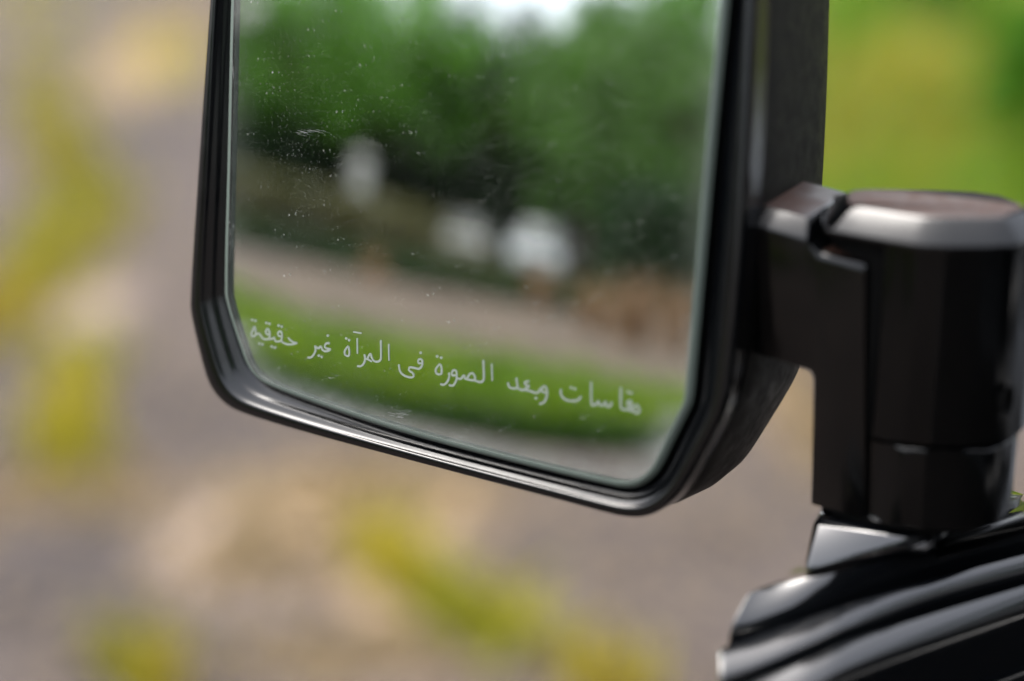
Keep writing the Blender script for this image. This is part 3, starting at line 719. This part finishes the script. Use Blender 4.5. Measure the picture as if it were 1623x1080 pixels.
# dry grass clumps at the field edge
for (px, py, top, wpx, n, lab) in [(1000, 545, 415, 60, 95, 'widest rust-brown clump of dead grass reflected at the foot of the dark bush'), (935, 525, 430, 34, 55, 'rust-brown clump of dead grass between the widest clump and the slim one'), (1075, 560, 430, 40, 60, 'rust-brown clump of dead grass touching the bezel edge of the reflection'), (850, 490, 415, 26, 80, 'slim rust-brown clump of dead grass below the white car'), (590, 445, 395, 30, 60, 'small faded clump of dead grass below the pale posts')]:
    c = gp(px, py); d = (c - MC).xy.length; h = max(.25, refl_at(px, top, d).z)
    r = (refl_at(px + wpx / 2, py, d) - refl_at(px - wpx / 2, py, d)).length / 2
    t = empty('dry_grass_clump', c, lab, 'grass clump')
    v, f = blades(n, lambda: (c.x + random.gauss(0, r * .5), c.y + random.gauss(0, r * .5), 0), (h * .5, h * 1.05), (.02 * d / 9, .04 * d / 9), .7)
    mesh('foliage', v, f, M['rust'], t)
# dark evergreen bush
c = refl_at(1030, 400, 20); c.z = 0; shrub('evergreen_bush', c, 1.5, 2.6, M['leafdark'], 3500, (.08, .15), 'dense dark evergreen bush beside the parked white car', 'bush')
c = refl_at(420, 300, 30); c.z = 0; shrub('evergreen_bush', c, 2.2, 3.4, M['leafdark'], 3500, (.10, .18), 'dark spreading bush behind the pale posts', 'bush')
# low dark band of leaf cards along the field edge
hc = [refl_at(x, 350, 17.5) for x in (330, 1010)]
def pl():
    u = random.random(); p = hc[0].lerp(hc[1], u); return (p.x + random.gauss(0, .15), p.y + random.gauss(0, .15), random.uniform(.02, .42))
v, f = cards(6000, pl, (.04, .09)); hg = empty('low_dark_band', Vector((hc[0].x, hc[0].y, 0)), 'low dark leafy band between bare ground and olive field', 'hedge')
mesh('foliage', v, f, M['leafdark'], hg)
def understory(name, px0, px1, dist, h, n, material, label, cat, size=(.06, .13)):
    q = [refl_at(px0 + (px1 - px0) * k / 12, 340, dist) for k in range(13)]
    def pl():
        i = random.uniform(0, 11.99); k = int(i); p = q[k].lerp(q[k + 1], i - k)
        hh = h * (.8 + .35 * noise.noise(Vector((i * 1.7, px0, 0))))
        return (p.x + random.gauss(0, .5), p.y + random.gauss(0, .5), random.uniform(.02, 1) ** .8 * hh)
    v, f = cards(n, pl, size); t = empty(name, Vector((q[6].x, q[6].y, 0)), label, cat)
    mesh('foliage', v, f, material, t)
    tv, tf = join([tube([Vector((p.x, p.y, 0)), Vector((p.x + .1, p.y, h * .7))], [.04, .015], 5) for p in q]); o = mesh('stems', tv, tf, M['bark'], t); o['kind'] = 'stuff'
understory('olive_hedge', 320, 660, 24, 1.5, 8500, M['olive'], 'rough olive hedge running in front of the pale posts', 'hedge')
understory('thicket', 480, 1130, 34, 3.6, 14000, M['leafdark'], 'dark green thicket filling the space behind the parked cars', 'thicket', (.10, .2))
# pale posts, made up to stand in for bright spots among the trees
pale = mat('pale_render', (.62, .60, .56), .8); bump(pale, noise_n(pale, 30, 5), .3, .01)
L(pale, ramp(pale, noise_n(pale, 3, 5, .6), [(.3, (.50, .47, .43)), (.7, (.68, .66, .62))]), bsdf(pale).inputs['Base Color'])
def post(px, dist, wdt, h, label):
    c = refl_at(px, 330, dist); c.z = 0; t = empty('pale_post', c, label, 'pale_post')
    from_bm('shaft', box(c.x, c.y, h / 2, wdt, wdt, h, .02), pale, t); from_bm('plinth', box(c.x, c.y, .2, wdt * 1.2, wdt * 1.2, .4, .02), pale, t)
    from_bm('capstone', hull([Vector((c.x + i * wdt * .62, c.y + j * wdt * .62, h + z)) for i in (-1, 1) for j in (-1, 1) for z in (0, .1)] + [Vector((c.x, c.y, h + .3))], .01), pale, t)
post(565, 29, .52, 2.15, 'tall pale stand-in post with pointed capstone')
post(450, 31, .7, 1.75, 'shorter pale stand-in post next to the tall one')
# parked cars
def car(px, dist, rz_off, label, paint, scale=1.0):
    c = refl_at(px, 360, dist); c.z = 0
    view = math.atan2(MC.y - c.y, MC.x - c.x)
    t = empty('parked_car', (0, 0, 0), label, 'car')
    gl = M['carglass']; W = 1.78
    prof = [(-2.05, .35), (-2.1, .62), (-2.0, .85), (-1.1, 1.0), (-.45, 1.46), (.9, 1.50), (1.75, 1.05), (2.05, .98), (2.1, .6), (2.02, .35)]
    low = [(x, min(z, .98 if x < 0 else 1.02)) for x, z in prof]
    rows = [[Vector((x * s, y, z)) for x, z in low] for y, s in ((-W / 2, .96), (-W / 2 + .08, 1), (W / 2 - .08, 1), (W / 2, .96))]
    v, f = loft(rows, True, True, True); body = mesh('body', v, f, paint, t, True, 40)
    cab = [(-1.15, .97), (-.45, 1.46), (.9, 1.50), (1.8, 1.0)]
    rows = [[Vector((x, y * (1 if z < 1.1 else .82), z)) for x, z in cab] for y in (-W / 2 + .06, W / 2 - .06)]
    v, f = loft(rows, True, True, True); mesh('cabin', v, f, gl, t)
    from_bm('roof', hull([Vector((x, y * .84 * (W / 2 - .06), z)) for x, z in ((-.5, 1.46), (.95, 1.49), (-.35, 1.53), (.8, 1.55)) for y in (-1, 1)], .03), paint, t)
    for (x, y) in ((-1.3, -.8), (-1.3, .8), (1.3, -.8), (1.3, .8)):
        rows = [[Vector((x + r * math.cos(a), y + yy, .32 + r * math.sin(a))) for a in [k * math.pi / 8 for k in range(16)]] for r, yy in ((.2, -.11), (.32, -.1), (.32, .1), (.2, .11))]
        v, f = loft(rows, True, True, True); mesh('wheel', v, f, M['rubber'], t, True, 40)
    for y in (-.62, .62): from_bm('headlight', box(-2.03, y, .74, .12, .36, .15, .03), M['lamp'], t)
    from_bm('grille', box(-2.08, 0, .6, .06, .8, .16, .01), M['dark'], t)
    for s in (-1, 1):
        from_bm('door_mirror', box(-.75, s * .98, 1.02, .1, .2, .14, .03), paint, t)
    t.location = c; t.rotation_euler = (0, 0, view + math.pi + rz_off); t.scale = (scale,) * 3
M['carglass'] = mat('car_glass', (.02, .025, .03), .05)
M['lamp'] = mat('lamp_lens', (.7, .72, .72), .1)
M['white'] = mat('white_car_paint', (.55, .57, .59), .25, coat=1)
M['cream'] = mat('cream_car_paint', (.47, .45, .40), .25, coat=1)
car(865, 29, .12, 'white car parked under the trees, reflected beside the dark bush', M['white'], .92)
car(735, 31, -.05, 'cream hatchback parked under the trees, reflected beside the white car', M['cream'], .82)
# trees
T1 = make_tree(11, 9.0, 3.6, M['leaf'], .20, 90, 60)
T2 = make_tree(23, 8.0, 3.2, M['leaf'], .26, 80, 60)
T3 = make_tree(37, 10.0, 4.0, M['leafdark'], .18, 90, 60)
M['leaf2'] = leaf_mat('pale_leaf', [(.3, (.035, .09, .012)), (.6, (.07, .16, .02)), (.8, (.11, .20, .03))])
T4 = make_tree(53, 8.5, 3.5, M['leaf2'], .2, 85, 60)
TL_ = {id(T1): 'mid green', id(T2): 'mid green', id(T3): 'dark green', id(T4): 'pale green'}
rt = random.Random(5)
for (px, dist, tm, sc) in [(330, 33, T1, 1.0), (430, 30, T1, .92), (520, 36, T3, .85), (610, 34, T2, 1.1), (695, 38, T1, .93), (765, 35, T3, .92), (850, 40, T2, 1.0), (930, 31, T4, 1.0), (1010, 27, T4, .95), (1070, 33, T1, 1.2), (1090, 24, T4, .8), (560, 46, T1, 1.0), (740, 48, T1, 1.0), (900, 48, T3, 1.0), (400, 46, T3, 1.0), (650, 42, T2, 1.05), (815, 44, T4, 1.12)]:
    c = refl_at(px, 340, dist); c.z = 0
    place_tree(tm, c, rt.uniform(0, 6.28), sc, TL_[id(tm)] + ' broadleaf tree in the row reflected behind the cars', 'trees reflected behind the cars')

for (az, d, tm, sc) in [(104, 10, T3, .9), (128, 12, T1, 1.0), (150, 10.5, T3, .95), (171, 12, T2, 1.1), (191, 13, T3, .9)]:  # unseen tall trees added to darken reflections in the black plastic
    place_tree(tm, Vector((math.sin(R_(az)) * d, math.cos(R_(az)) * d, 0)), rt.uniform(0, 6.28), sc, TL_[id(tm)] + ' broadleaf tree, unseen, added behind the vehicle to darken reflections', 'unseen trees added behind the vehicle')
for (az, d, tm, sc) in [(-52, 46, T1, 1.0), (-38, 52, T4, 1.0), (-24, 48, T2, 1.1), (-11, 56, T1, 1.1), (2, 50, T3, .9), (14, 54, T1, 1.0), (27, 47, T4, 1.0), (41, 55, T2, 1.1), (56, 48, T1, 1.0)]:
    place_tree(tm, Vector((math.sin(R_(az)) * d, math.cos(R_(az)) * d, 0)), rt.uniform(0, 6.28), sc, TL_[id(tm)] + ' broadleaf tree far ahead beyond the grass verge', 'trees far ahead of the vehicle')
